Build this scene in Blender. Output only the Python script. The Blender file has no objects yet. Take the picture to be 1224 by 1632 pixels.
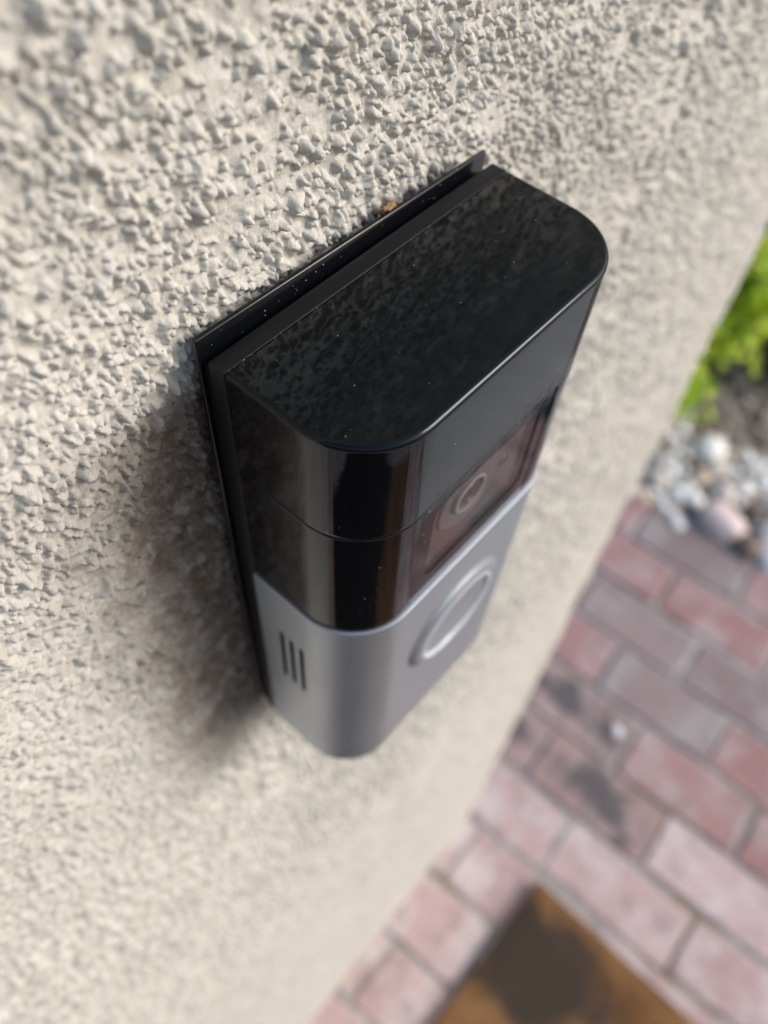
import bpy, bmesh, math, random
import numpy as np
from mathutils import Vector, Matrix, noise as mnoise

S = 0.001                       # everything below is written in millimetres
R = math.radians
sc = bpy.context.scene
col = sc.collection
rng = random.Random(7)

# ------------------------------------------------------------------ camera
cam_d = bpy.data.cameras.new('camera')
cam = bpy.data.objects.new('camera', cam_d); col.objects.link(cam)
right = Vector((0.65695552, -0.7519047, 0.05521566))
down = Vector((-0.60941142, -0.57271866, -0.54828009))
fwd = Vector((0.44387741, 0.32654658, -0.83447))
m = Matrix((right, -down, -fwd)).transposed().to_4x4()
m.translation = Vector((-74.767, -66.59, 78.605)) * S
cam.matrix_world = m
cam_d.sensor_fit = 'VERTICAL'
cam_d.lens = 27.0
cam_d.sensor_height = 27.0 * 1632 / 1296.47
cam_d.sensor_width = cam_d.sensor_height * 0.75
cam_d.clip_start = 0.004
cam_d.clip_end = 400
cam_d.dof.use_dof = True
cam_d.dof.focus_distance = 0.110
cam_d.dof.aperture_fstop = 11.8
sc.camera = cam

# ------------------------------------------------------------------ sky, sun, exposure
SUN_EL, SUN_AZ = 32.0, 140.0     # azimuth clockwise from +Y
w = bpy.data.worlds.new('World'); sc.world = w; w.use_nodes = True
nt = w.node_tree; nt.nodes.clear()
sky = nt.nodes.new('ShaderNodeTexSky'); sky.sky_type = 'NISHITA'; sky.sun_disc = False
sky.sun_elevation = R(SUN_EL); sky.sun_rotation = R(SUN_AZ)
sky.air_density = 1.0; sky.dust_density = 3.0; sky.ozone_density = 1.0
bg = nt.nodes.new('ShaderNodeBackground'); bg.inputs['Strength'].default_value = 0.15
wo = nt.nodes.new('ShaderNodeOutputWorld')
nt.links.new(sky.outputs[0], bg.inputs[0]); nt.links.new(bg.outputs[0], wo.inputs[0])
sun_d = bpy.data.lights.new('sun', 'SUN'); sun_d.energy = 1.45; sun_d.angle = R(27); sun_d.color = (1.0, 0.995, 0.985)
sun = bpy.data.objects.new('sun', sun_d); col.objects.link(sun)
az, el = R(SUN_AZ), R(SUN_EL)
to_sun = Vector((math.sin(az) * math.cos(el), math.cos(az) * math.cos(el), math.sin(el)))
sun.rotation_euler = to_sun.to_track_quat('Z', 'Y').to_euler()
sun.location = to_sun * 6
sc.view_settings.view_transform = 'Standard'; sc.view_settings.look = 'None'
sc.view_settings.gamma = 1; sc.view_settings.use_curve_mapping = False
sc.view_settings.exposure = 0.44

# ------------------------------------------------------------------ helpers
def mat(name, base, rough=0.5, metal=0.0, spec=0.5, coat=0.0):
    mt = bpy.data.materials.new(name); mt.use_nodes = True
    b = mt.node_tree.nodes['Principled BSDF']
    b.inputs['Base Color'].default_value = (*base, 1)
    b.inputs['Roughness'].default_value = rough
    b.inputs['Metallic'].default_value = metal
    b.inputs['Specular IOR Level'].default_value = spec
    b.inputs['Coat Weight'].default_value = coat
    return mt, mt.node_tree, b

def node(t, kind, **kw):
    n = t.nodes.new(kind)
    for k, v in kw.items():
        if k in n.inputs: n.inputs[k].default_value = v
        else: setattr(n, k, v)
    return n

def coords(t, scale=1000.0):
    """object coordinates in millimetres"""
    tc = t.nodes.new('ShaderNodeTexCoord')
    mp = t.nodes.new('ShaderNodeMapping'); mp.inputs['Scale'].default_value = (scale,) * 3
    t.links.new(tc.outputs['Object'], mp.inputs[0])
    return mp.outputs[0]

def noise_n(t, vec, scale, detail=4, rough=0.55):
    n = node(t, 'ShaderNodeTexNoise', Scale=scale, Detail=detail, Roughness=rough)
    t.links.new(vec, n.inputs['Vector']); return n

def ramp(t, fac, stops):
    r = t.nodes.new('ShaderNodeValToRGB'); e = r.color_ramp.elements
    while len(e) < len(stops): e.new(0.5)
    for k, (p, c) in enumerate(stops): e[k].position = p; e[k].color = (*c, 1) if len(c) == 3 else c
    t.links.new(fac, r.inputs[0]); return r.outputs[0]

def mix(t, fac, a, b, blend='MIX'):
    n = t.nodes.new('ShaderNodeMix'); n.data_type = 'RGBA'; n.blend_type = blend
    for sock, v in ((n.inputs[0], fac), (n.inputs[6], a), (n.inputs[7], b)):
        if hasattr(v, 'is_linked'): t.links.new(v, sock)
        elif isinstance(v, (int, float)): sock.default_value = v
        else: sock.default_value = (*v, 1)
    return n.outputs[2]

def math_n(t, op, a, b=None, c=None, clamp=False):
    n = t.nodes.new('ShaderNodeMath'); n.operation = op; n.use_clamp = clamp
    for k, v in enumerate((a, b, c)):
        if v is None: continue
        if hasattr(v, 'is_linked'): t.links.new(v, n.inputs[k])
        else: n.inputs[k].default_value = v
    return n.outputs[0]

def mrange(t, v, a, b, lo=0.0, hi=1.0, smooth=True):
    n = t.nodes.new('ShaderNodeMapRange'); n.interpolation_type = 'SMOOTHSTEP' if smooth else 'LINEAR'
    t.links.new(v, n.inputs[0])
    for k, x in zip((1, 2, 3, 4), (a, b, lo, hi)): n.inputs[k].default_value = x
    return n.outputs[0]

def bump(t, b, h, strength, dist):
    n = t.nodes.new('ShaderNodeBump'); n.inputs['Strength'].default_value = strength; n.inputs['Distance'].default_value = dist
    t.links.new(h, n.inputs['Height']); t.links.new(n.outputs[0], b.inputs['Normal']); return n

def mesh_obj(name, verts, faces, material, parent=None, smooth=True, sharp=30.0, loc=None):
    """verts in mm"""
    me = bpy.data.meshes.new(name)
    me.from_pydata([tuple(c * S for c in v) for v in verts], [], faces)
    me.validate(); me.update()
    bm = bmesh.new(); bm.from_mesh(me); bmesh.ops.recalc_face_normals(bm, faces=bm.faces); bm.to_mesh(me); bm.free()
    me.polygons.foreach_set('use_smooth', [smooth] * len(me.polygons))
    if smooth: me.set_sharp_from_angle(angle=R(sharp))
    me.materials.append(material)
    o = bpy.data.objects.new(name, me); col.objects.link(o)
    if parent: o.parent = parent
    if loc: o.location = Vector(loc) * S
    return o

def bm_obj(name, bm, material, parent=None, smooth=True, sharp=30.0):
    me = bpy.data.meshes.new(name); bm.to_mesh(me); bm.free()
    me.polygons.foreach_set('use_smooth', [smooth] * len(me.polygons))
    if smooth: me.set_sharp_from_angle(angle=R(sharp))
    me.materials.append(material)
    o = bpy.data.objects.new(name, me); col.objects.link(o)
    if parent: o.parent = parent
    return o

def tag(o, label=None, cat=None, group=None, kind=None):
    for k, v in (('label', label), ('category', cat), ('group', group), ('kind', kind)):
        if v: o[k] = v
    return o

def empty(name, loc=(0, 0, 0)):
    o = bpy.data.objects.new(name, None); col.objects.link(o); o.location = Vector(loc) * S
    o.empty_display_size = 0.02
    return o

def smooth01(x): x = np.clip(x, 0, 1); return x * x * (3 - 2 * x)

def vnoise(x, y, scale, seed):
    """value noise in 0..1 for numpy arrays"""
    r = np.random.default_rng(seed); tab = r.random((256, 256))
    u, v = x / scale, y / scale
    iu, iv = np.floor(u).astype(int), np.floor(v).astype(int)
    fu, fv = u - iu, v - iv
    fu = fu * fu * fu * (fu * (fu * 6 - 15) + 10); fv = fv * fv * fv * (fv * (fv * 6 - 15) + 10)
    a, b = tab[iu & 255, iv & 255], tab[(iu + 1) & 255, iv & 255]
    c, d = tab[iu & 255, (iv + 1) & 255], tab[(iu + 1) & 255, (iv + 1) & 255]
    return (a + (b - a) * fu) * (1 - fv) + (c + (d - c) * fu) * fv

GROUND = -1300.0

# ------------------------------------------------------------------ the stucco wall
def wall_face(z):
    """the wall stands very slightly battered: its foot comes forward"""
    return np.where(z > -150, 0.0, -24.0 * (-150 - z) / 1150.0)

def build_wall():
    def grow(start, end, step, g, mx):
        out, p, sg = [], start, (1 if end > start else -1)
        while (end - p) * sg > 0:
            step = min(step * g, mx); p += sg * step; out.append(p)
        return out
    ST = .21
    left = grow(-65, -165, ST, 1.007, 2.0) + list(np.linspace(-190, -1200, 22))
    core_x = list(np.arange(-65, 60, ST))
    xs = np.array(left[::-1] + core_x + [q for q in grow(core_x[-1], 290, ST, 1.007, 2.0) if q < 289.5]); nx = len(xs)
    up = grow(52, 135, ST, 1.010, 3.0) + list(np.linspace(170, 1300, 20))
    core_z = list(np.arange(52, -45, -ST))
    zs = np.array(up[::-1] + core_z + grow(core_z[-1], GROUND - 12, ST, 1.007, 6.0)); nz = len(zs)
    # extra columns: round the end of the wall and along its end face
    rad = 13.0
    arc = np.linspace(0, math.pi / 2, 15)[1:]
    px = np.concatenate([xs, 290 + rad * np.sin(arc), np.full(12, 290 + rad)])
    py = np.concatenate([np.zeros(nx), rad - rad * np.cos(arc), np.linspace(rad, 150, 13)[1:]])
    nxv = np.concatenate([np.zeros(nx), np.sin(arc), np.ones(12)])
    nyv = np.concatenate([-np.ones(nx), -np.cos(arc), np.zeros(12)])
    su = np.concatenate([xs, 290 + rad * arc, 290 + rad * math.pi / 2 + np.linspace(0, 137, 13)[1:]])   # arc length
    U, Z = np.meshgrid(su, zs)
    N = U.shape[1]
    wx = (vnoise(U, Z, 1.5, 1) - .5) * .6; wz = (vnoise(U, Z, 1.5, 2) - .5) * .6
    wx2 = (vnoise(U, Z, .6, 31) - .5) * .26; wz2 = (vnoise(U, Z, .6, 32) - .5) * .26
    UW, ZW = U + wx + wx2, Z + wz + wz2
    H = np.zeros_like(U)
    r = np.random.default_rng(5)
    # thrown-on grains, one small irregular dome each
    def scatter(x0, x1, z0, z1, area, lo, hi, big, hole=None):
        n = int((x1 - x0) * (z1 - z0) / area)
        cx = r.uniform(x0, x1, n); cz = r.uniform(z0, z1, n)
        clump = vnoise(cx, cz, lo * 11, 3) * .55 + vnoise(cx, cz, 16.0, 4) * .45
        keep = r.random(n) < smooth01((clump - .2) / .36) * .8 + .12
        if hole: keep &= ~((cx > hole[0]) & (cx < hole[1]) & (cz > hole[2]) & (cz < hole[3]))
        for x, zc in zip(cx[keep], cz[keep]):
            if abs(x) < 28 and -126 < zc < -4: continue
            ra = (lo + (hi - lo) * r.random()) * (big if r.random() > .84 else 1.0)
            asp = 1 + .8 * r.random() ** 2; th = r.random() * math.pi
            scr = float(smooth01((-10 - zc) / 50.)) * float(smooth01((-22 - x) / 22.))    # scraped patch beside the bell
            hh = ra * (1.2 + 1.0 * r.random()) * (1 - .25 * scr)
            if scr > .3: asp *= 1.4; th = r.normal(0, .4)
            R_ = ra * asp + .9
            i0, i1 = np.searchsorted(su, [x - R_, x + R_]); j0, j1 = np.searchsorted(-zs, [-(zc + R_), -(zc - R_)])
            if i1 - i0 < 2 or j1 - j0 < 2: continue
            a = UW[j0:j1, i0:i1] - x; b = ZW[j0:j1, i0:i1] - zc
            c_, s_ = math.cos(th), math.sin(th)
            d2 = ((a * c_ + b * s_) / (ra * asp)) ** 2 + ((-a * s_ + b * c_) / ra) ** 2
            tilt = a * r.normal(0, .2) + b * r.normal(0, .2)
            g = hh * np.clip(1.15 - d2, 0, 1) ** .75 * np.clip(1 + tilt / ra, .4, 1.7)
            blk = H[j0:j1, i0:i1]
            np.maximum(blk, g + .4 * np.minimum(blk, g), out=blk)
    near = (-140, 110, -150, 105)
    scatter(-168, 325, -430, 136, 2.1, .48, .88, 1.5, near)
    scatter(*near, 1.05, .29, .52, 1.6)
    far = smooth01((-380 - Z) / 60.) + smooth01((Z - 130) / 10) + smooth01((-160 - U) / 10)
    H += np.clip(far, 0, 1) * (vnoise(U, Z, 7, 8) * 1.2)
    H += (vnoise(U, Z, 4.2, 9) - .5) * .7 + (vnoise(U, Z, 1.6, 10) - .5) * .42 + (vnoise(U, Z, .65, 12) - .5) * .2
    H += (vnoise(U, Z, 60, 11) - .5) * 2.6 + (vnoise(U, Z, 17, 14) - .5) * 1.0
    # shallow trowel ridges on the left
    rid = np.abs(vnoise(U * .35, Z + .35 * U, 5.0, 15) - .5) * 2
    H += np.clip(1 - rid * 5, 0, 1) * .4 * smooth01((-18 - U) / 30) * smooth01((-5 - Z) / 30)
    H -= 1.0
    # the plate is bedded on scraped render
    inside = smooth01((33 - np.abs(U)) / 2.5) * smooth01((4 - Z) / 2) * smooth01((Z + 134) / 3)
    H = H * (1 - inside) + np.minimum(H, -.3) * inside
    H = np.minimum(H, 1.5)
    X = px[None, :] + nxv[None, :] * H
    Y = py[None, :] + nyv[None, :] * H + wall_face(Z) * np.clip(-nyv, 0, 1)[None, :]
    V = np.stack([X, Y, Z], -1).reshape(-1, 3) * S
    idx = np.arange(nz * N).reshape(nz, N)
    F = np.stack([idx[:-1, :-1], idx[1:, :-1], idx[1:, 1:], idx[:-1, 1:]], -1).reshape(-1, 4)
    # back, top and far end close the wall
    b0 = len(V)
    V = np.vstack([V, np.array([[-1200, 150, 1300], [-1200, 150, zs[-1]]]) * S])
    me = bpy.data.meshes.new('stucco_wall')
    polys = len(F)
    me.vertices.add(len(V)); me.vertices.foreach_set('co', V.astype(np.float32).ravel())
    ng = [list(idx[0, :]) + [b0], [b0, b0 + 1] + [int(i) for i in idx[::-1, 0]],
          [b0 + 1, b0] + [int(i) for i in idx[:, -1]], [b0 + 1] + [int(i) for i in idx[-1, ::-1]]]
    ng = [[int(i) for i in g] for g in ng]
    loops = np.concatenate([F.ravel()] + [np.array(g) for g in ng])
    starts = np.concatenate([np.arange(polys) * 4, polys * 4 + np.cumsum([0] + [len(g) for g in ng[:-1]])])
    me.loops.add(len(loops)); me.loops.foreach_set('vertex_index', loops.astype(np.int32))
    me.polygons.add(len(starts)); me.polygons.foreach_set('loop_start', starts.astype(np.int32))
    sm = np.ones(len(starts), bool); sm[polys:] = False
    me.polygons.foreach_set('use_smooth', sm)
    me.update(calc_edges=True); me.validate()
    o = bpy.data.objects.new('stucco_wall', me); col.objects.link(o)
    # material: cream grey limewashed render with brown grime and the bell's shadow painted in left of the plate
    mt, t, b = mat('stucco', (.5, .46, .4), .92, spec=.25)
    v = coords(t)
    n1 = noise_n(t, v, .05, 5); n2 = noise_n(t, v, .6, 3); n3 = noise_n(t, v, 2.4, 3, .7)
    c = ramp(t, n1.outputs[0], [(.3, (.433, .41, .36)), (.7, (.53, .509, .46))])
    c = mix(t, mrange(t, n2.outputs[0], .35, .75), c, (.57, .552, .507))
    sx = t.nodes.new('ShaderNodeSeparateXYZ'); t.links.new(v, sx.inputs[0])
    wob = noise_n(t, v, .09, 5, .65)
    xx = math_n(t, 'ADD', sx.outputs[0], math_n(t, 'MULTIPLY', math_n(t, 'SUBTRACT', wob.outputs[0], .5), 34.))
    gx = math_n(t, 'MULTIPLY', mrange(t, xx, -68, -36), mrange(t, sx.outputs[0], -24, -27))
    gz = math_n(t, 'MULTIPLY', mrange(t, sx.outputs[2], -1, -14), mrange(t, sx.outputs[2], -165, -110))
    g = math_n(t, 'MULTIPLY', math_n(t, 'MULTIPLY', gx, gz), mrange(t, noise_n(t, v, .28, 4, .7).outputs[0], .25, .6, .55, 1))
    c = mix(t, math_n(t, 'MULTIPLY', g, .95), c, (.105, .066, .040))  # grime brown, also deepening the bell's shadow in the colour
    # mildew specks
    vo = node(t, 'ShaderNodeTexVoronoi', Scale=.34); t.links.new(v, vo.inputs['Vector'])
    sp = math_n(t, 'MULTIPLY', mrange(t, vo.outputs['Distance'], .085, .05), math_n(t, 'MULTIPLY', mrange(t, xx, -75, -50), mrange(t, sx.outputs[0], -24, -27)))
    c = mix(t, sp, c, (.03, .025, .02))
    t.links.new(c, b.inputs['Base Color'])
    bump(t, b, n3.outputs[0], .55, .0005)
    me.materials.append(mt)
    return tag(o, 'cream grey rough stucco wall with lumpy grains carrying the video doorbell', 'wall')

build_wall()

# ------------------------------------------------------------------ ground, paving, gravel, soil
def sheet(name, x0, x1, y0, y1, z, material, kind='structure', nx=1, ny=1, amp=0.0, sc_=60.0, seed=3):
    V, F = [], []
    for j in range(ny + 1):
        for i in range(nx + 1):
            x = x0 + (x1 - x0) * i / nx; y = y0 + (y1 - y0) * j / ny
            h = amp * (mnoise.noise((x / sc_, y / sc_, seed)) + .5 * mnoise.noise((x / sc_ * 2.3, y / sc_ * 2.3, seed + 4)))
            V.append((x, y, z + h))
    for j in range(ny):
        for i in range(nx):
            a = j * (nx + 1) + i; F.append((a, a + 1, a + nx + 2, a + nx + 1))
    o = mesh_obj(name, V, F, material, smooth=True)
    if kind: o['kind'] = kind
    return o

mt, t, b = mat('earth', (.1, .08, .06), .95, spec=.2); v = coords(t)
n = noise_n(t, v, .004, 6, .7)
t.links.new(ramp(t, n.outputs[0], [(.35, (.06, .048, .036)), (.65, (.15, .125, .095))]), b.inputs['Base Color'])
sheet('ground', -150000, 150000, -150000, 150000, GROUND - 40, mt)

mt_soil, t, b = mat('soil', (.1, .08, .06), .95, spec=.2); v = coords(t)
n = noise_n(t, v, .03, 6, .7)
t.links.new(ramp(t, n.outputs[0], [(.3, (.13, .105, .088)), (.55, (.24, .20, .17)), (.75, (.38, .33, .29))]), b.inputs['Base Color'])
bump(t, b, n.outputs[0], .8, .02)
sheet('soil_bed', 1085, 3600, -438, 2600, GROUND - 16, mt_soil, nx=60, ny=60, amp=12, sc_=90)

mt, t, b = mat('mortar', (.3, .29, .27), .95, spec=.2); v = coords(t)
n = noise_n(t, v, .03, 6, .65)
t.links.new(ramp(t, n.outputs[0], [(.3, (.25, .235, .22)), (.55, (.37, .35, .33)), (.72, (.58, .56, .51))]), b.inputs['Base Color'])
mo = mix(t, mrange(t, noise_n(t, v, .007, 4, .6).outputs[0], .5, .66, 0, .75), b.inputs['Base Color'].links[0].from_socket, (.17, .14, .07)); t.links.new(mo, b.inputs['Base Color'])
bump(t, b, n.outputs[0], .6, .004)
paving = sheet('brick_paving', -1250, 1092, -1500, 160, GROUND - 4.5, mt, nx=40, ny=30, amp=2.5, sc_=50)

mt, t, b = mat('concrete', (.45, .44, .42), .9, spec=.25); v = coords(t)
n = noise_n(t, v, .01, 6, .65)
t.links.new(ramp(t, n.outputs[0], [(.3, (.40, .39, .37)), (.7, (.52, .51, .49))]), b.inputs['Base Color']); bump(t, b, n.outputs[0], .3, .003)
sheet('path', 640, 4200, -3400, -468, GROUND + 4, mt, nx=4, ny=4)

def brick_mat(name, lo, hi, bloom, dark):
    mt, t, b = mat(name, lo, .85, spec=.3); v = coords(t)
    oi = t.nodes.new('ShaderNodeObjectInfo')
    ad = t.nodes.new('ShaderNodeVectorMath'); ad.operation = 'ADD'
    mu = t.nodes.new('ShaderNodeMath'); mu.operation = 'MULTIPLY'; mu.inputs[1].default_value = 5000
    t.links.new(oi.outputs['Random'], mu.inputs[0])
    t.links.new(v, ad.inputs[0]); t.links.new(mu.outputs[0], ad.inputs[1]); v = ad.outputs[0]
    c = ramp(t, oi.outputs['Random'], [(0, lo), (1, hi)])
    n1 = noise_n(t, v, .014, 5, .6); n2 = noise_n(t, v, .12, 4, .7)
    c = mix(t, mrange(t, n1.outputs[0], .42, .68, 0, .85), c, bloom)
    c = mix(t, mrange(t, noise_n(t, v, .03, 5, .7).outputs[0], .5, .72, 0, .6), c, (.17, .14, .135))
    if dark:      # overburnt heart of the brick
        sp_ = t.nodes.new('ShaderNodeVectorMath'); sp_.operation = 'MULTIPLY'; sp_.inputs[1].default_value = (1 / 40, 1 / 88, 0)
        t.links.new(coords(t), sp_.inputs[0])
        ln = t.nodes.new('ShaderNodeVectorMath'); ln.operation = 'LENGTH'; t.links.new(sp_.outputs[0], ln.inputs[0])
        q_ = math_n(t, 'ADD', ln.outputs['Value'], math_n(t, 'MULTIPLY', math_n(t, 'SUBTRACT', noise_n(t, v, .02, 4, .6).outputs[0], .5), 4.2))
        c = mix(t, mrange(t, q_, 1.5, .3, 0, .92), c, dark)
    c = mix(t, mrange(t, n2.outputs[0], .35, .7, 0, .3), c, (.2, .15, .14))
    t.links.new(c, b.inputs['Base Color'])
    bump(t, b, n2.outputs[0], .5, .003)
    return mt
B_PINK = brick_mat('brick_pink', (.47, .325, .315), (.57, .425, .415), (.64, .57, .56), None)
B_RED = brick_mat('brick_red', (.34, .175, .17), (.40, .25, .24), (.47, .385, .375), None)
B_MAUVE = brick_mat('brick_mauve', (.25, .19, .19), (.31, .24, .235), (.36, .33, .32), None)
B_CHAR = brick_mat('brick_charred', (.34, .22, .21), (.42, .30, .28), (.45, .36, .34), (.075, .075, .08))

def brick_mesh(seed):
    r = random.Random(seed); bm = bmesh.new()
    bmesh.ops.create_cube(bm, size=1)
    L, Wd, Hh = 214, 99, 46
    for v in bm.verts: v.co = Vector((v.co.x * Wd + r.uniform(-3.5, 3.5), v.co.y * L + r.uniform(-5, 5), v.co.z * Hh - Hh / 2 + (r.uniform(-1.2, 1.2) if v.co.z > 0 else 0)))
    bmesh.ops.bevel(bm, geom=bm.edges[:], offset=2.5 + r.random() * 2, segments=1, affect='EDGES', profile=.6)
    for v in bm.verts: v.co *= S
    me = bpy.data.meshes.new('brick'); bm.to_mesh(me); bm.free()
    me.materials.append(B_PINK)
    return me
bricks = [brick_mesh(k) for k in range(7)]
ROT = R(2.6)
for rrow in range(-14, 7):
    for k in range(-6, 2):
        # row rrow covers x 310+108*rrow ..+108; head joints at -155-224k or -45-224k
        x = 366 + 109 * rrow; y = (-155 if rrow % 2 == 0 else -48) + 224 * k + 112
        # turn the bond a little about the corner of the mat
        px, py = x - 310, y + 160
        gx = 310 + px - py * math.sin(ROT); gy = -160 + py
        if gx > 1062 or gy > 120 and gx < 300: continue
        if gx < -1180 or gy < -1380 or (gx > 600 and gy < -560): continue
        o = bpy.data.objects.new('brick', bricks[rng.randrange(7)]); col.objects.link(o); o.parent = paving
        o.location = Vector((gx, gy, GROUND + rng.uniform(-1.5, 1.5))) * S
        o.rotation_euler = (rng.gauss(0, .006), rng.gauss(0, .006), ROT + rng.gauss(0, .01) + (math.pi if rng.random() < .5 else 0))
        o.material_slots[0].link = 'OBJECT'
        u = rng.random()
        if rrow == 2 and k == 0: ms = B_CHAR
        elif rrow == 1 and k in (0, -1): ms = B_CHAR
        elif rrow <= 1: ms = B_PINK
        elif rrow <= 3: ms = B_RED if u < .6 else (B_MAUVE if u < .85 else B_PINK)
        else: ms = B_MAUVE if u < .6 else B_RED
        o.material_slots[0].material = ms

# pebbles of the gravel strip between paving and planting
def pebble_mesh(seed):
    r = random.Random(seed); bm = bmesh.new()
    bmesh.ops.create_icosphere(bm, subdivisions=2, radius=1)
    sx, sy, sz = r.uniform(.8, 1.3), r.uniform(.75, 1.1), r.uniform(.5, .8)
    for v in bm.verts:
        d = 1 + .28 * mnoise.noise(v.co * 1.3 + Vector((seed * 7.1, 0, 0)))
        v.co = Vector((v.co.x * sx, v.co.y * sy, v.co.z * sz)) * d * S
    me = bpy.data.meshes.new('pebble'); bm.to_mesh(me); bm.free()
    me.polygons.foreach_set('use_smooth', [True] * len(me.polygons))
    return me
def stone_mat(name, a, bb):
    mt, t, b = mat(name, a, .6, spec=.4); v = coords(t, 1.0)
    n = noise_n(t, v, 60, 5, .6)
    t.links.new(ramp(t, n.outputs[0], [(.3, a), (.7, bb)]), b.inputs['Base Color'])
    return mt
P_MATS = [stone_mat('pebble_white', (.78, .76, .72), (.88, .86, .83)), stone_mat('pebble_tan', (.52, .41, .29), (.68, .56, .42)),
          stone_mat('pebble_grey', (.22, .215, .205), (.36, .35, .335)), stone_mat('pebble_buff', (.52, .46, .40), (.66, .60, .54)),
          stone_mat('pebble_brown', (.12, .09, .07), (.22, .17, .14))]
pm = [pebble_mesh(k) for k in range(9)]
for me in pm: me.materials.append(P_MATS[0])
mt, t, b = mat('grit', (.2, .19, .17), .95); v = coords(t); n = noise_n(t, v, .06, 5, .7)
t.links.new(ramp(t, n.outputs[0], [(.35, (.08, .075, .07)), (.65, (.34, .32, .29))]), b.inputs['Base Color']); bump(t, b, n.outputs[0], .8, .01)
bed = sheet('gravel_bed', 1088, 1340, -436, 900, GROUND - 8, mt, nx=20, ny=60, amp=4, sc_=30)
placed = []
tries = 0
while len(placed) < 290 and tries < 20000:
    tries += 1
    x, y = rng.uniform(1046, 1335), rng.uniform(-420, 520)
    if x < 1052 + max(0., -y) * .28: continue
    if -340 < y < -125 and 1072 < x < 1252: continue
    if abs(x - 1112) < 56 and abs(y + 56) < 66: continue
    s = rng.choice([11, 15, 19, 23, 27, 31])
    if x < 1090: s = min(s, 17)
    if any((x - a) ** 2 + (y - b_) ** 2 < ((s + c_) * .82) ** 2 for a, b_, c_ in placed): continue
    placed.append((x, y, s))
    o = bpy.data.objects.new('pebble', pm[rng.randrange(9)]); col.objects.link(o); o.parent = bed
    o.location = Vector((x, y, GROUND - 8 + s * .4)) * S; o.scale = (s,) * 3
    o.rotation_euler = (rng.gauss(0, .3), rng.gauss(0, .3), rng.random() * 6.3)
    o.material_slots[0].link = 'OBJECT'
    u = rng.random()
    o.material_slots[0].material = P_MATS[0 if u < .46 else 1 if u < .62 else 2 if u < .72 else 3 if u < .9 else 4]

def rock(name, loc, size, material, seed, rz=0):
    bm = bmesh.new(); bmesh.ops.create_icosphere(bm, subdivisions=3, radius=1)
    for v in bm.verts:
        d = 1 + .22 * mnoise.noise(v.co * 1.1 + Vector((seed * 3.7, 1, 0))) + .07 * mnoise.noise(v.co * 3.5 + Vector((seed, 0, 0)))
        c = v.co.copy()
        c = Vector((math.copysign(abs(c.x) ** .75, c.x), math.copysign(abs(c.y) ** .75, c.y), math.copysign(abs(c.z) ** .7, c.z)))
        v.co = Vector((c.x * size[0], c.y * size[1], c.z * size[2])) * d * S
    o = bm_obj(name, bm, material, sharp=60); o.location = Vector(loc) * S; o.rotation_euler = (.05, -.08, rz)
    return o
tag(rock('edging_stone', (1112, -56, GROUND + 14), (46, 33, 24), stone_mat('pink_stone', (.60, .47, .44), (.74, .62, .59)), 4, R(75)),
    'pale pink broken stone lying where the gravel meets the brick paving', 'stone')
tag(rock('flagstone', (1160, -232, GROUND - 1), (84, 100, 12), stone_mat('pale_grey_stone', (.56, .56, .57), (.66, .66, .67)), 8, R(12)),
    'pale grey flat flagstone set in the gravel beside the pink stone', 'stone')
tag(rock('mortar_lump', (592, -128, GROUND + 3), (9, 8, 5), stone_mat('white_lump', (.68, .68, .72), (.8, .8, .82)), 2),
    'small white lump lying on a brick joint', 'pebble')

# leaf litter on the soil
def litter():
    V, F = [], []
    r = random.Random(21)
    for k in range(1500):
        x, y = r.uniform(1220, 1900), r.uniform(-300, 700)
        a = r.random() * 6.3; L, wd = r.uniform(9, 26), r.uniform(4, 10)
        tl = r.uniform(-.4, .4); z = GROUND - 4 + r.uniform(0, 8)
        ca, sa = math.cos(a), math.sin(a); i = len(V)
        for (p, q, h) in ((-L, 0, 0), (0, wd, 3), (L, 0, 1), (0, -wd, 2)):
            V.append((x + p * ca - q * sa, y + p * sa + q * ca, z + h + p * tl * .3))
        F.append((i, i + 1, i + 2)); F.append((i, i + 2, i + 3))
    mt, t, b = mat('dry_leaf', (.2, .15, .1), .8); v = coords(t); n = noise_n(t, v, .02, 2)
    t.links.new(ramp(t, n.outputs[0], [(.35, (.16, .12, .10)), (.5, (.36, .31, .28)), (.65, (.5, .44, .40))]), b.inputs['Base Color'])
    o = mesh_obj('leaf_litter', V, F, mt, smooth=False)
    return tag(o, 'dry brown leaf litter on the soil under the shrubs', 'leaf litter', kind='stuff')
litter()

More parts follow.
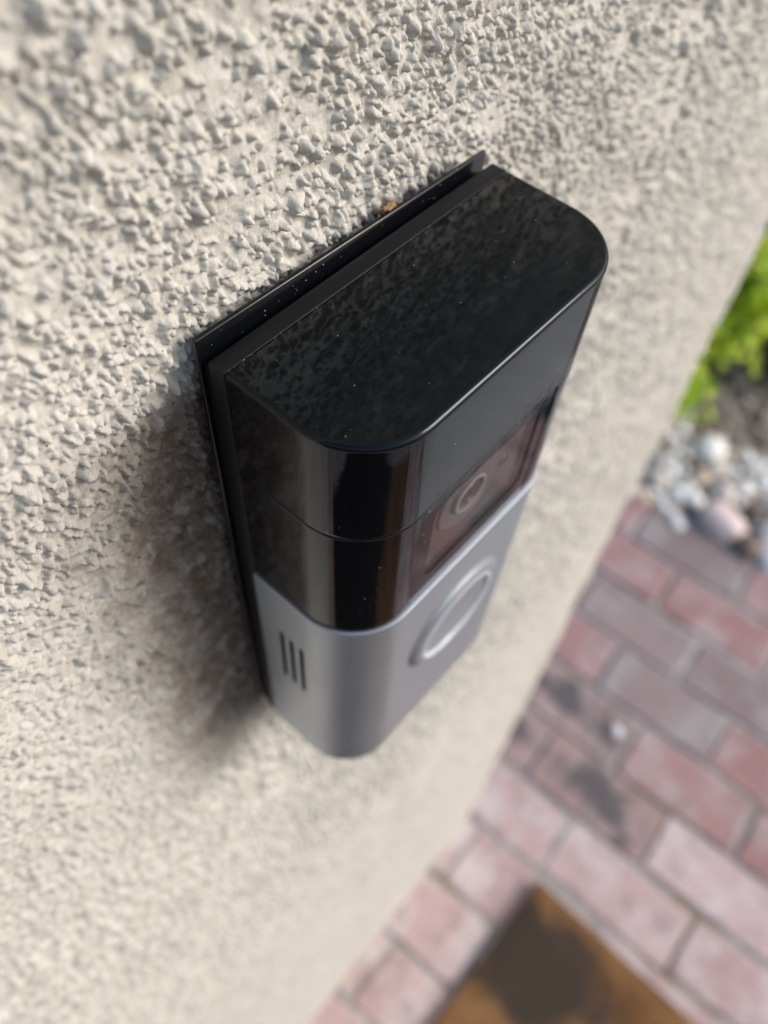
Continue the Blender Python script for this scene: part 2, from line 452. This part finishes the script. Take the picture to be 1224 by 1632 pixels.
# ------------------------------------------------------------------ doormat
def doormat():
    root = empty('doormat', (296, -165, GROUND))
    tag(root, 'brown coir doormat with a dark stain and an unseen side darkened for reflections lying on the brick paving', 'doormat')
    mt, t, b = mat('coir', (.2, .1, .03), .95, spec=.15); v = coords(t)
    n1 = noise_n(t, v, .012, 4, .55); n2 = noise_n(t, v, .25, 4, .7)
    c = ramp(t, n1.outputs[0], [(.30, (.12, .060, .028)), (.5, (.23, .115, .047)), (.7, (.31, .170, .075))])
    # damp dark stain spreading from near the corner
    ms_ = t.nodes.new('ShaderNodeVectorMath'); ms_.operation = 'MULTIPLY'; t.links.new(v, ms_.inputs[0]); ms_.inputs[1].default_value = (1.35, .8, 0)
    gd = t.nodes.new('ShaderNodeVectorMath'); gd.operation = 'DISTANCE'; t.links.new(ms_.outputs[0], gd.inputs[0]); gd.inputs[1].default_value = (-142, -42, 0)
    dd = math_n(t, 'ADD', gd.outputs['Value'], math_n(t, 'MULTIPLY', math_n(t, 'SUBTRACT', noise_n(t, v, .02, 4, .6).outputs[0], .5), 190.))
    c = mix(t, mrange(t, dd, 138, 66), c, (.056, .043, .035))
    sxm = t.nodes.new('ShaderNodeSeparateXYZ'); t.links.new(v, sxm.inputs[0])
    refl_dark = math_n(t, 'ADD', sxm.outputs[0], math_n(t, 'MULTIPLY', math_n(t, 'SUBTRACT', n1.outputs[0], .5), 260.))
    c = mix(t, mrange(t, refl_dark, -330, -450), c, (.016, .014, .013))  # unseen left side, darkened so the bell's gloss corner reflects dark
    c = mix(t, mrange(t, n2.outputs[0], .3, .75, 0, .4), c, (.05, .032, .016))
    vs = node(t, 'ShaderNodeTexVoronoi', Scale=.011); t.links.new(v, vs.inputs['Vector'])
    c = mix(t, mrange(t, vs.outputs['Distance'], .085, .05, 0, .8), c, (.5, .48, .46))
    t.links.new(c, b.inputs['Base Color']); bump(t, b, n2.outputs[0], .7, .004)
    nx, ny = 60, 40
    V, F = [], []
    W_, L_ = 1200, 830
    for j in range(ny + 1):
        for i in range(nx + 1):
            x, y = -W_ * i / nx, -L_ * j / ny
            e = min(1, min(-x, W_ + x, -y, L_ + y) / 12)
            V.append((x, y, 14 + 4 * e + 1.6 * mnoise.noise((x * .02, y * .02, 3))))
    for j in range(ny):
        for i in range(nx):
            a = j * (nx + 1) + i; F.append((a, a + nx + 1, a + nx + 2, a + 1))
    mesh_obj('pile', V, F, mt, root)
    mb, t, b = mat('mat_backing', (.03, .03, .03), .8)
    bm = bmesh.new(); bmesh.ops.create_cube(bm, size=1)
    for v_ in bm.verts: v_.co = Vector((v_.co.x * (W_ + 3) - W_ / 2, v_.co.y * (L_ + 3) - L_ / 2, v_.co.z * 11 + 8)) * S
    bm_obj('backing', bm, mb, root, smooth=False)
    root.rotation_euler.z = R(-1.0)
doormat()

# ------------------------------------------------------------------ shrubs beyond the wall end
def leaf_mat(name, a, bb, cc):
    mt, t, b = mat(name, a, .45, spec=.4); v = coords(t)
    n = noise_n(t, v, .02, 3, .6); n2 = noise_n(t, v, .006, 2)
    c = ramp(t, n.outputs[0], [(.35, a), (.5, bb), (.66, cc)])
    t.links.new(c, b.inputs['Base Color'])
    tr = t.nodes.new('ShaderNodeBsdfTranslucent'); t.links.new(c, tr.inputs[0])
    ms = t.nodes.new('ShaderNodeMixShader'); ms.inputs[0].default_value = .35
    out = t.nodes['Material Output']
    t.links.new(b.outputs[0], ms.inputs[1]); t.links.new(tr.outputs[0], ms.inputs[2]); t.links.new(ms.outputs[0], out.inputs[0])
    return mt
mt_stem, _, _ = mat('shrub_stem', (.12, .09, .06), .9)

def shrub(loc, rx, ry, h, nleaf, material, label, seed):
    r = random.Random(seed)
    root = empty('shrub', loc); tag(root, label, 'shrub', 'shrubs beyond the end of the wall')
    V, F = [], []
    SV, SF = [], []
    tips = []
    for k in range(30):
        a = r.random() * 6.283; el_ = r.uniform(.03, 1.0); rr = (r.random() ** .4)
        tip = Vector((math.cos(a) * rx * math.cos(el_ * 1.5) * rr, math.sin(a) * ry * math.cos(el_ * 1.5) * rr, h * (.12 + .88 * math.sin(el_ * 1.5) * rr)))
        tip *= r.uniform(.85, 1.1); tips.append(tip)
        basep = Vector((r.gauss(0, 30), r.gauss(0, 30), -10)); mid = basep.lerp(tip, .5) + Vector((r.gauss(0, 25), r.gauss(0, 25), 25))
        pts = [basep, mid, tip]; rad = [5.5, 3.5, 1.2]; i0 = len(SV)
        for p, q in zip(pts, rad):
            for s in range(5): SV.append((p.x + q * math.cos(s * 1.2566), p.y + q * math.sin(s * 1.2566), p.z))
        for g in range(2):
            for s in range(5):
                A = i0 + g * 5 + s; B = i0 + g * 5 + (s + 1) % 5; SF.append((A, B, B + 5, A + 5))
    for k in range(nleaf):
        tip = tips[r.randrange(len(tips))]
        c = tip * r.uniform(.85, 1.04) + Vector((r.gauss(0, rx * .12), r.gauss(0, ry * .12), r.gauss(0, h * .08)))
        if c.z < 4: continue
        nn = c.normalized() * .8 + Vector((r.gauss(0, .45), r.gauss(0, .45), .55 + r.gauss(0, .35))); nn.normalize()
        d = nn.cross(Vector((r.gauss(0, 1), r.gauss(0, 1), r.gauss(0, 1)))).normalized(); u = nn.cross(d)
        L, wd = r.uniform(22, 44), r.uniform(8, 14)
        i = len(V)
        for (p, q, e) in ((0, 0, 0), (.45, 1, 2.5), (1, 0, -3), (.45, -1, 2.5)):
            V.append(tuple(c + d * (L * p) + u * (wd * q) + nn * e))
        F.append((i, i + 1, i + 2)); F.append((i, i + 2, i + 3))
    mesh_obj('stem', SV, SF, mt_stem, root)
    me = bpy.data.meshes.new('crown'); me.from_pydata([tuple(c * S for c in q) for q in V], [], F); me.materials.append(material)
    o = bpy.data.objects.new('crown', me); col.objects.link(o); o.parent = root
    return root
LM_LIME = leaf_mat('leaf_lime', (.20, .34, .03), (.50, .66, .035), (.72, .76, .06))
LM_GREEN = leaf_mat('leaf_green', (.07, .18, .045), (.20, .40, .05), (.46, .62, .06))
shrub((1500, 300, GROUND - 10), 290, 260, 400, 9000, LM_LIME, 'low yellow green shrub growing beside the leaf littered soil', 1)
shrub((1800, 150, GROUND - 10), 250, 240, 340, 9000, LM_GREEN, 'low mid green rounded shrub with darker leaves facing the gravel strip', 2)
shrub((2050, 480, GROUND - 10), 360, 380, 720, 12000, LM_LIME, 'tall bright lime green shrub standing behind the low one', 3)
shrub((3000, 600, GROUND - 10), 450, 520, 950, 12000, LM_GREEN, 'big dark green shrub at the back of the planting', 4)

# ------------------------------------------------------------------ the doorbell
Wb, D, D0, DS, RC = 31.0, 32.0, 6.65, 3.6, 12.4
ZS, Z1, HB = -21.5, -52.6, -128.0

def outline(inset=0.0, back=D0, n=20, front=D):
    """left-back -> round the front -> right-back, seen from above"""
    w_, f_, r_ = Wb - inset, front - inset, max(RC - inset, .5)
    e = .4                                     # supporting points keep the flats truly flat
    P = [(-w_, -back), (-w_, -f_ + r_ + e)]
    for k in range(n + 1):
        a = k / n * math.pi / 2; P.append((-w_ + r_ - r_ * math.cos(a), -f_ + r_ - r_ * math.sin(a)))
    P += [(-w_ + r_ + e, -f_), (w_ - r_ - e, -f_)]
    for k in range(n + 1):
        a = k / n * math.pi / 2; P.append((w_ - r_ + r_ * math.sin(a), -f_ + r_ - r_ * math.cos(a)))
    P += [(w_, -f_ + r_ + e), (w_, -back)]; return P

def loft(rings, cap_top=True, cap_bottom=True, skip=None):
    """rings: list of (outline, z) from top to bottom"""
    V, F = [], []
    n = len(rings[0][0])
    for P, z in rings: V += [(x, y, z) for x, y in P]
    for k in range(len(rings) - 1):
        for i in range(n):
            if skip and skip(k, i): continue
            j = (i + 1) % n; a, b_ = k * n, (k + 1) * n
            F.append((a + i, b_ + i, b_ + j, a + j))
    if cap_top: F.append(tuple(range(n)))
    if cap_bottom: F.append(tuple(range((len(rings) - 1) * n, len(rings) * n))[::-1])
    return V, F

def bevel_rings(z_top, r, steps=5, back=D0, down=False, off=0.0, **kw):
    out = []
    for k in range(steps + 1):
        a = k / steps * math.pi / 2
        ins = r * (1 - math.sin(a)); dz = r * (1 - math.cos(a))
        out.append((outline(ins + off, back=back + .25 * ins, **kw), z_top - dz if not down else z_top + dz))
    out.append((outline(off, back=back, **kw), out[-1][1] + (-.25 if not down else .25)))
    return out if not down else out[::-1]

# materials
gloss, t, b = mat('gloss_black', (.003, .0035, .0045), .035, spec=.30); v = coords(t)
b.inputs['Specular Tint'].default_value = (.66, .83, 1, 1)
n = noise_n(t, v, .35, 3, .6); n2 = noise_n(t, v, 7, 2, .6)
t.links.new(mrange(t, n2.outputs[0], .3, .8, .02, .055, False), b.inputs['Roughness'])
bump(t, b, n.outputs[0], .06, .0002)
matte, t, b = mat('matte_black', (.007, .0075, .009), .42, spec=.22); v = coords(t)
bump(t, b, noise_n(t, v, 9, 2).outputs[0], .12, .0001)
plate_m, t, b = mat('plate_black', (.004, .0045, .006), .16, spec=.5); v = coords(t)
bump(t, b, noise_n(t, v, .8, 3).outputs[0], .05, .0002)
core_m, _, _ = mat('seam_dark', (.004, .004, .004), .6, spec=.2)
silver, t, b = mat('satin_silver', (.37, .41, .455), .4, metal=.72, spec=.5); v = coords(t)
n = noise_n(t, v, 12, 2); bump(t, b, n.outputs[0], .06, .00005)
t.links.new(mrange(t, noise_n(t, v, .05, 3).outputs[0], .3, .7, .36, .43, False), b.inputs['Roughness'])
ring_m, _, _ = mat('translucent_ring', (.50, .52, .57), .2, spec=.6)

bell = empty('video_doorbell', (0, 0, -128))
tag(bell, 'black and silver video doorbell with round button and camera window on stucco wall', 'doorbell')
def part(name, VF, material, parent=None, **kw):
    """geometry is written in wall coordinates; children hang under the empty at the bell's foot"""
    V, F = VF
    o = mesh_obj(name, [(x, y, z + 128) for x, y, z in V] if parent is None else V, F, material, parent or bell, **kw)
    return o
def sub(name, VF, material, parent, **kw):
    V, F = VF
    return mesh_obj(name, [(x, y, z + 128) for x, y, z in V], F, material, parent, **kw)

# wall plate: thin sheet, a little taller than the bell, slightly turned
def box(x0, x1, y0, y1, z0, z1, ch=.0):
    bm = bmesh.new(); bmesh.ops.create_cube(bm, size=1)
    for q in bm.verts: q.co = Vector(((x0 + x1) / 2 + q.co.x * (x1 - x0), (y0 + y1) / 2 + q.co.y * (y1 - y0), (z0 + z1) / 2 + q.co.z * (z1 - z0)))
    if ch: bmesh.ops.bevel(bm, geom=bm.edges[:], offset=ch, segments=3, affect='EDGES', profile=.5)
    V = [tuple(q.co) for q in bm.verts]; F = [tuple(q.index for q in f.verts) for f in bm.faces]; bm.free(); return V, F
V, F = box(-31.3, 31.2, -2.0, -1.15, -131, 1.7, .25)
a = R(1.3); V = [(x * math.cos(a) + z * math.sin(a) * .15, y, z - x * math.sin(a)) for x, y, z in V]
pl = part('wall_plate', (V, F), plate_m)
part('neck', box(-30.4, 30.4, -DS + .1, -1.9, -127.3, -2.6), core_m)
part('back_spacer', box(-29.8, 29.8, -1.2, .1, -128.5, -1.2), core_m)
part('rear_housing', box(-31, 31, -D0, -DS, -127.6, -.25, .22), matte)
# dark core that shows in the seams
part('core', loft([(outline(5.2, back=D0 - .2), -.9), (outline(5.2, back=D0 - .2), -127.2)]), core_m)
# gloss cap over the top
cap = part('top_cap', loft(bevel_rings(0, .85, 6, back=D0 + .28) + [(outline(0, back=D0 + .28), ZS + .65), (outline(0, back=D0 + .28), ZS + .35), (outline(.05, back=D0 + .28), ZS + .14), (outline(.2, back=D0 + .28), ZS + .07)]), gloss)

# camera band under the cap: wraps both corners, its front is the separate camera panel
PW = 17.2
def band_side(sgn):
    def half(ins):
        P = [q for q in outline(ins, back=D0 + .05) if q[0] * sgn > PW + .26]
        e = (sgn * (PW + .26), -(D - ins)); e2 = (sgn * (PW + .26), -(D - 2.5))
        return P + [e, e2] if sgn < 0 else [e2, e] + P
    return half
def merge(*vfs):
    V, F = [], []
    for v_, f_ in vfs:
        o_ = len(V); V += v_; F += [tuple(i + o_ for i in f) for f in f_]
    return V, F
def band(sgn):
    h = band_side(sgn)
    return loft([(h(.2), ZS - .07), (h(.05), ZS - .14), (h(0), ZS - .35), (h(0), ZS - .65), (h(0), Z1 + .02)], True, True)
for sg in (-1, 1): part('camera_band', band(sg), gloss)

# camera panel with a rounded window opening
def rrect(x0, x1, z0, z1, r, n=6):
    P = []
    for cx, cz, a0 in ((x1 - r, z1 - r, 0), (x0 + r, z1 - r, 90), (x0 + r, z0 + r, 180), (x1 - r, z0 + r, 270)):
        for k in range(n + 1):
            a_ = R(a0 + 90 * k / n); P.append((cx + r * math.cos(a_), cz + r * math.sin(a_)))
    return P
def frame(outer, inner, y0, depth):
    n = len(outer)
    V = [(x, -y0, z) for x, z in outer] + [(x, -y0, z) for x, z in inner] + [(x, -y0 + depth, z) for x, z in inner] + [(x, -y0 + depth, z) for x, z in outer]
    F = []
    for i in range(n):
        j = (i + 1) % n
        F += [(i, j, n + j, n + i), (n + i, n + j, 2 * n + j, 2 * n + i), (3 * n + i, 3 * n + j, j, i)]
    return V, F
WIN = rrect(-14.2, 14.2, -46.2, -24.6, 2.6)
panel = part('camera_panel', frame(rrect(-PW, PW, Z1 + .03, ZS - .12, .3), WIN, D - .12, 1.2), gloss, sharp=40)
cav_m, _, _ = mat('cavity_grey', (.15, .138, .138), .5)
Vc = [(x, -D + 1.3, z) for x, z in WIN] + [(x, -D + 1.75, z) for x, z in WIN]
nW = len(WIN)
sub('cavity', (Vc, [(i, (i + 1) % nW, nW + (i + 1) % nW, nW + i) for i in range(nW)] + [tuple(range(nW, 2 * nW))]), cav_m, panel, sharp=40)
# tinted pane
pane_m = bpy.data.materials.new('tinted_pane'); pane_m.use_nodes = True; t = pane_m.node_tree; t.nodes.clear()
tr = node(t, 'ShaderNodeBsdfTransparent'); tr.inputs[0].default_value = (.80, .77, .77, 1)
gl = node(t, 'ShaderNodeBsdfGlossy'); gl.inputs['Roughness'].default_value = .03; gl.inputs['Color'].default_value = (1, 1, 1, 1)
fr = node(t, 'ShaderNodeFresnel', IOR=1.34); ms = node(t, 'ShaderNodeMixShader'); out = node(t, 'ShaderNodeOutputMaterial')
t.links.new(fr.outputs[0], ms.inputs[0]); t.links.new(tr.outputs[0], ms.inputs[1]); t.links.new(gl.outputs[0], ms.inputs[2]); t.links.new(ms.outputs[0], out.inputs[0])
WIN2 = rrect(-14.15, 14.15, -46.15, -24.65, 2.55)
sub('pane', ([(x, -D + .3, z) for x, z in WIN2], [tuple(range(nW))]), pane_m, panel)
def lathe_y(profile, cx, cz, seg=64, close=True):
    """profile: (radius, y) turned about an axis along y"""
    V, F = [], []
    for r_, y in profile:
        for s in range(seg):
            a_ = s / seg * 2 * math.pi; V.append((cx + r_ * math.cos(a_), y, cz + r_ * math.sin(a_)))
    for k in range(len(profile) - 1):
        for s in range(seg):
            F.append((k * seg + s, k * seg + (s + 1) % seg, (k + 1) * seg + (s + 1) % seg, (k + 1) * seg + s))
    if close: F.append(tuple(range((len(profile) - 1) * seg, len(profile) * seg)))
    return V, F
barrel_m, _, _ = mat('lens_barrel', (.24, .23, .23), .25, spec=.6)
lens_m, _, _ = mat('lens_glass', (.10, .045, .04), .08, spec=.8, coat=.5)
LX, LZ = -2.4, -33.2
y = -D + 1.72
sub('lens_barrel', lathe_y([(8.3, y), (8.1, y - .45), (7.6, y - .55), (7.2, y - .4), (6.6, y - .12), (4.7, y - .1), (4.4, y - .75), (3.8, y - .95), (3.4, y - .7), (3.2, y - .3)], LX, LZ, close=False), barrel_m, panel)
sub('lens', lathe_y([(3.2, y - .3), (2.6, y - .55), (2.4, y - .85), (2.0, y - .9), (1.8, y - .7), (1.0, y - .9), (.2, y - 1.0)], LX, LZ), lens_m, panel)
ringm, _, _ = mat('lens_ring', (.62, .62, .62), .2, spec=.6)
sub('lens_ring', lathe_y([(4.2, y - .72), (4.1, y - .92), (3.8, y - 1.0), (3.55, y - .92), (3.5, y - .75)], LX, LZ, close=False), ringm, panel)
sub('light_sensor', lathe_y([(1.4, y), (1.2, y - .3), (.2, y - .4)], 8.2, -34.5, 24), lens_m, panel)

# silver faceplate; the flat left cheek carries three sound slots
n_out = 20
SLOTS = [(-13.4, -12.2), (-16.1, -14.9), (-18.8, -17.6)]; SZ0, SZ1 = -90.6, -68.9
FO = .5
rings = bevel_rings(Z1 - .02, .24, 4, back=D0 + .05, off=-FO)
zk = len(rings) - 1
rings += [(outline(-FO, back=D0 + .05), SZ1 + 2), (outline(-FO, back=D0 + .05), SZ0 - 2)]
rings += bevel_rings(HB, 1.2, 5, back=D0 + .05, down=True, off=-FO)
fv = loft(rings, skip=lambda k, i: i == 0 and k == zk + 1)
# cheek between the two straight rings, with openings
ys = [-(D - RC) + .4, ] + [q for s_ in SLOTS[::-1] for q in s_] + [-(D0 + .05)]
zz = [SZ0 - 2, SZ0, SZ1, SZ1 + 2]
Vk, Fk = [], []
for q in zz:
    for yy in ys: Vk.append((-Wb - FO, yy, q))
ny_ = len(ys)
for j in range(3):
    for i in range(ny_ - 1):
        if j == 1 and i in (1, 3, 5): continue
        Fk.append((j * ny_ + i, j * ny_ + i + 1, (j + 1) * ny_ + i + 1, (j + 1) * ny_ + i))
face = part('faceplate', merge(fv, (Vk, Fk)), silver)
slot_m, _, _ = mat('slot_black', (.01, .012, .012), .6)
for y0, y1 in SLOTS:
    x0, x1 = -Wb - FO + .06, -Wb + .9
    q = [(x0, y0, SZ0), (x0, y1, SZ0), (x0, y1, SZ1), (x0, y0, SZ1), (x1, y0, SZ0), (x1, y1, SZ0), (x1, y1, SZ1), (x1, y0, SZ1)]
    sub('sound_slot', (q, [(0, 1, 5, 4), (1, 2, 6, 5), (2, 3, 7, 6), (3, 0, 4, 7), (4, 5, 6, 7)]), slot_m, face, smooth=False)
# round push button: raised collar, pale light ring, dished middle
DF = D + FO
BX, BZ = .3, -80.0
def arcp(r0, h0, r1, h1, k, n=6):
    return [(r0 + (r1 - r0) * s / n, -DF - (h0 + (h1 - h0) * (math.sin(s / n * math.pi / 2) if k else 1 - math.cos(s / n * math.pi / 2)))) for s in range(n + 1)]
sub('button_collar', lathe_y(arcp(15.5, -.05, 14.0, .85, False) + arcp(14.0, .85, 12.3, 1.3, True)[1:] + [(11.9, -DF - 1.29)], BX, BZ, 96, close=False), silver, face, sharp=60)
sub('light_ring', lathe_y([(11.9, -DF - 1.25), (11.8, -DF - 1.38), (11.6, -DF - 1.42), (11.2, -DF - 1.40), (10.8, -DF - 1.2), (10.6, -DF - .85)], BX, BZ, 96, close=False), ring_m, face, sharp=60)
sub('push_button', lathe_y([(10.6, -DF - .85)] + [(10.5 - 10.3 * s / 10, -DF - .75 + .45 * math.sin(s / 10 * math.pi / 2)) for s in range(11)], BX, BZ, 96), silver, face, sharp=60)

# dust caught on the gloss surfaces
def dust():
    V, F = [], []
    r = random.Random(11)
    def fleck(c, s):
        i = len(V)
        for d in ((1, 0, 0), (-1, 0, 0), (0, 1, 0), (0, -1, 0), (0, 0, 1), (0, 0, -1)):
            V.append(tuple(c[k] + d[k] * s * r.uniform(.6, 1.3) for k in range(3)))
        for f in ((0, 2, 4), (2, 1, 4), (1, 3, 4), (3, 0, 4), (2, 0, 5), (1, 2, 5), (3, 1, 5), (0, 3, 5)): F.append(tuple(i + q for q in f))
    for k in range(30):
        fleck((r.uniform(-29, 29), r.uniform(-29, -8), .03), r.choice([.035, .04, .05, .06, .09]))
    for k in range(22):
        fleck((r.uniform(-20, 16), -D - .02, r.uniform(-30, -8)), r.choice([.05, .07, .1]))
    for k in range(14):
        fleck((r.uniform(-16, 14), -D + .1, r.uniform(-46, -22)), r.choice([.05, .07, .1]))
    for k in range(10):
        a_ = r.uniform(.2, 1.4); fleck((-Wb + RC - (RC + .01) * math.cos(a_), -D + RC - (RC + .01) * math.sin(a_), r.uniform(-50, -3)), r.choice([.05, .07, .1]))
    for k in range(26):
        fleck((r.uniform(-30, 30), -2.03, r.uniform(-1.5, 1.6)), r.choice([.04, .06, .1]))
    for k in range(30):      # lint along the cap's back seam
        fleck((r.uniform(-31, 31), -D0 - .2 - r.random() * .2, -.02), r.choice([.04, .05, .07]))
    m_, _, _ = mat('dust', (.42, .42, .42), .9)
    o = sub('dust', (V, F), m_, cap, smooth=False); o['kind'] = 'stuff'
dust()

# crumb of dried amber foam behind the plate's top edge
bm = bmesh.new(); bmesh.ops.create_icosphere(bm, subdivisions=3, radius=1)
for q in bm.verts:
    d = 1 + .5 * mnoise.noise(q.co * 1.7) + .2 * mnoise.noise(q.co * 4)
    q.co = Vector((q.co.x * 1.7, q.co.y * .7, q.co.z * .8)) * d * S
mf, t, b = mat('amber_sealant', (.30, .17, .05), .6); v = coords(t)
t.links.new(ramp(t, noise_n(t, v, 1.2, 3).outputs[0], [(.4, (.11, .06, .02)), (.65, (.30, .19, .07))]), b.inputs['Base Color'])
o = bm_obj('sealant_crumb', bm, mf); o.location = Vector((8.2, -.7, 1.5)) * S; o.rotation_euler = (0, .1, 0)
tag(o, 'small amber brown crumb of sealant between the stucco and the plate top', 'sealant')
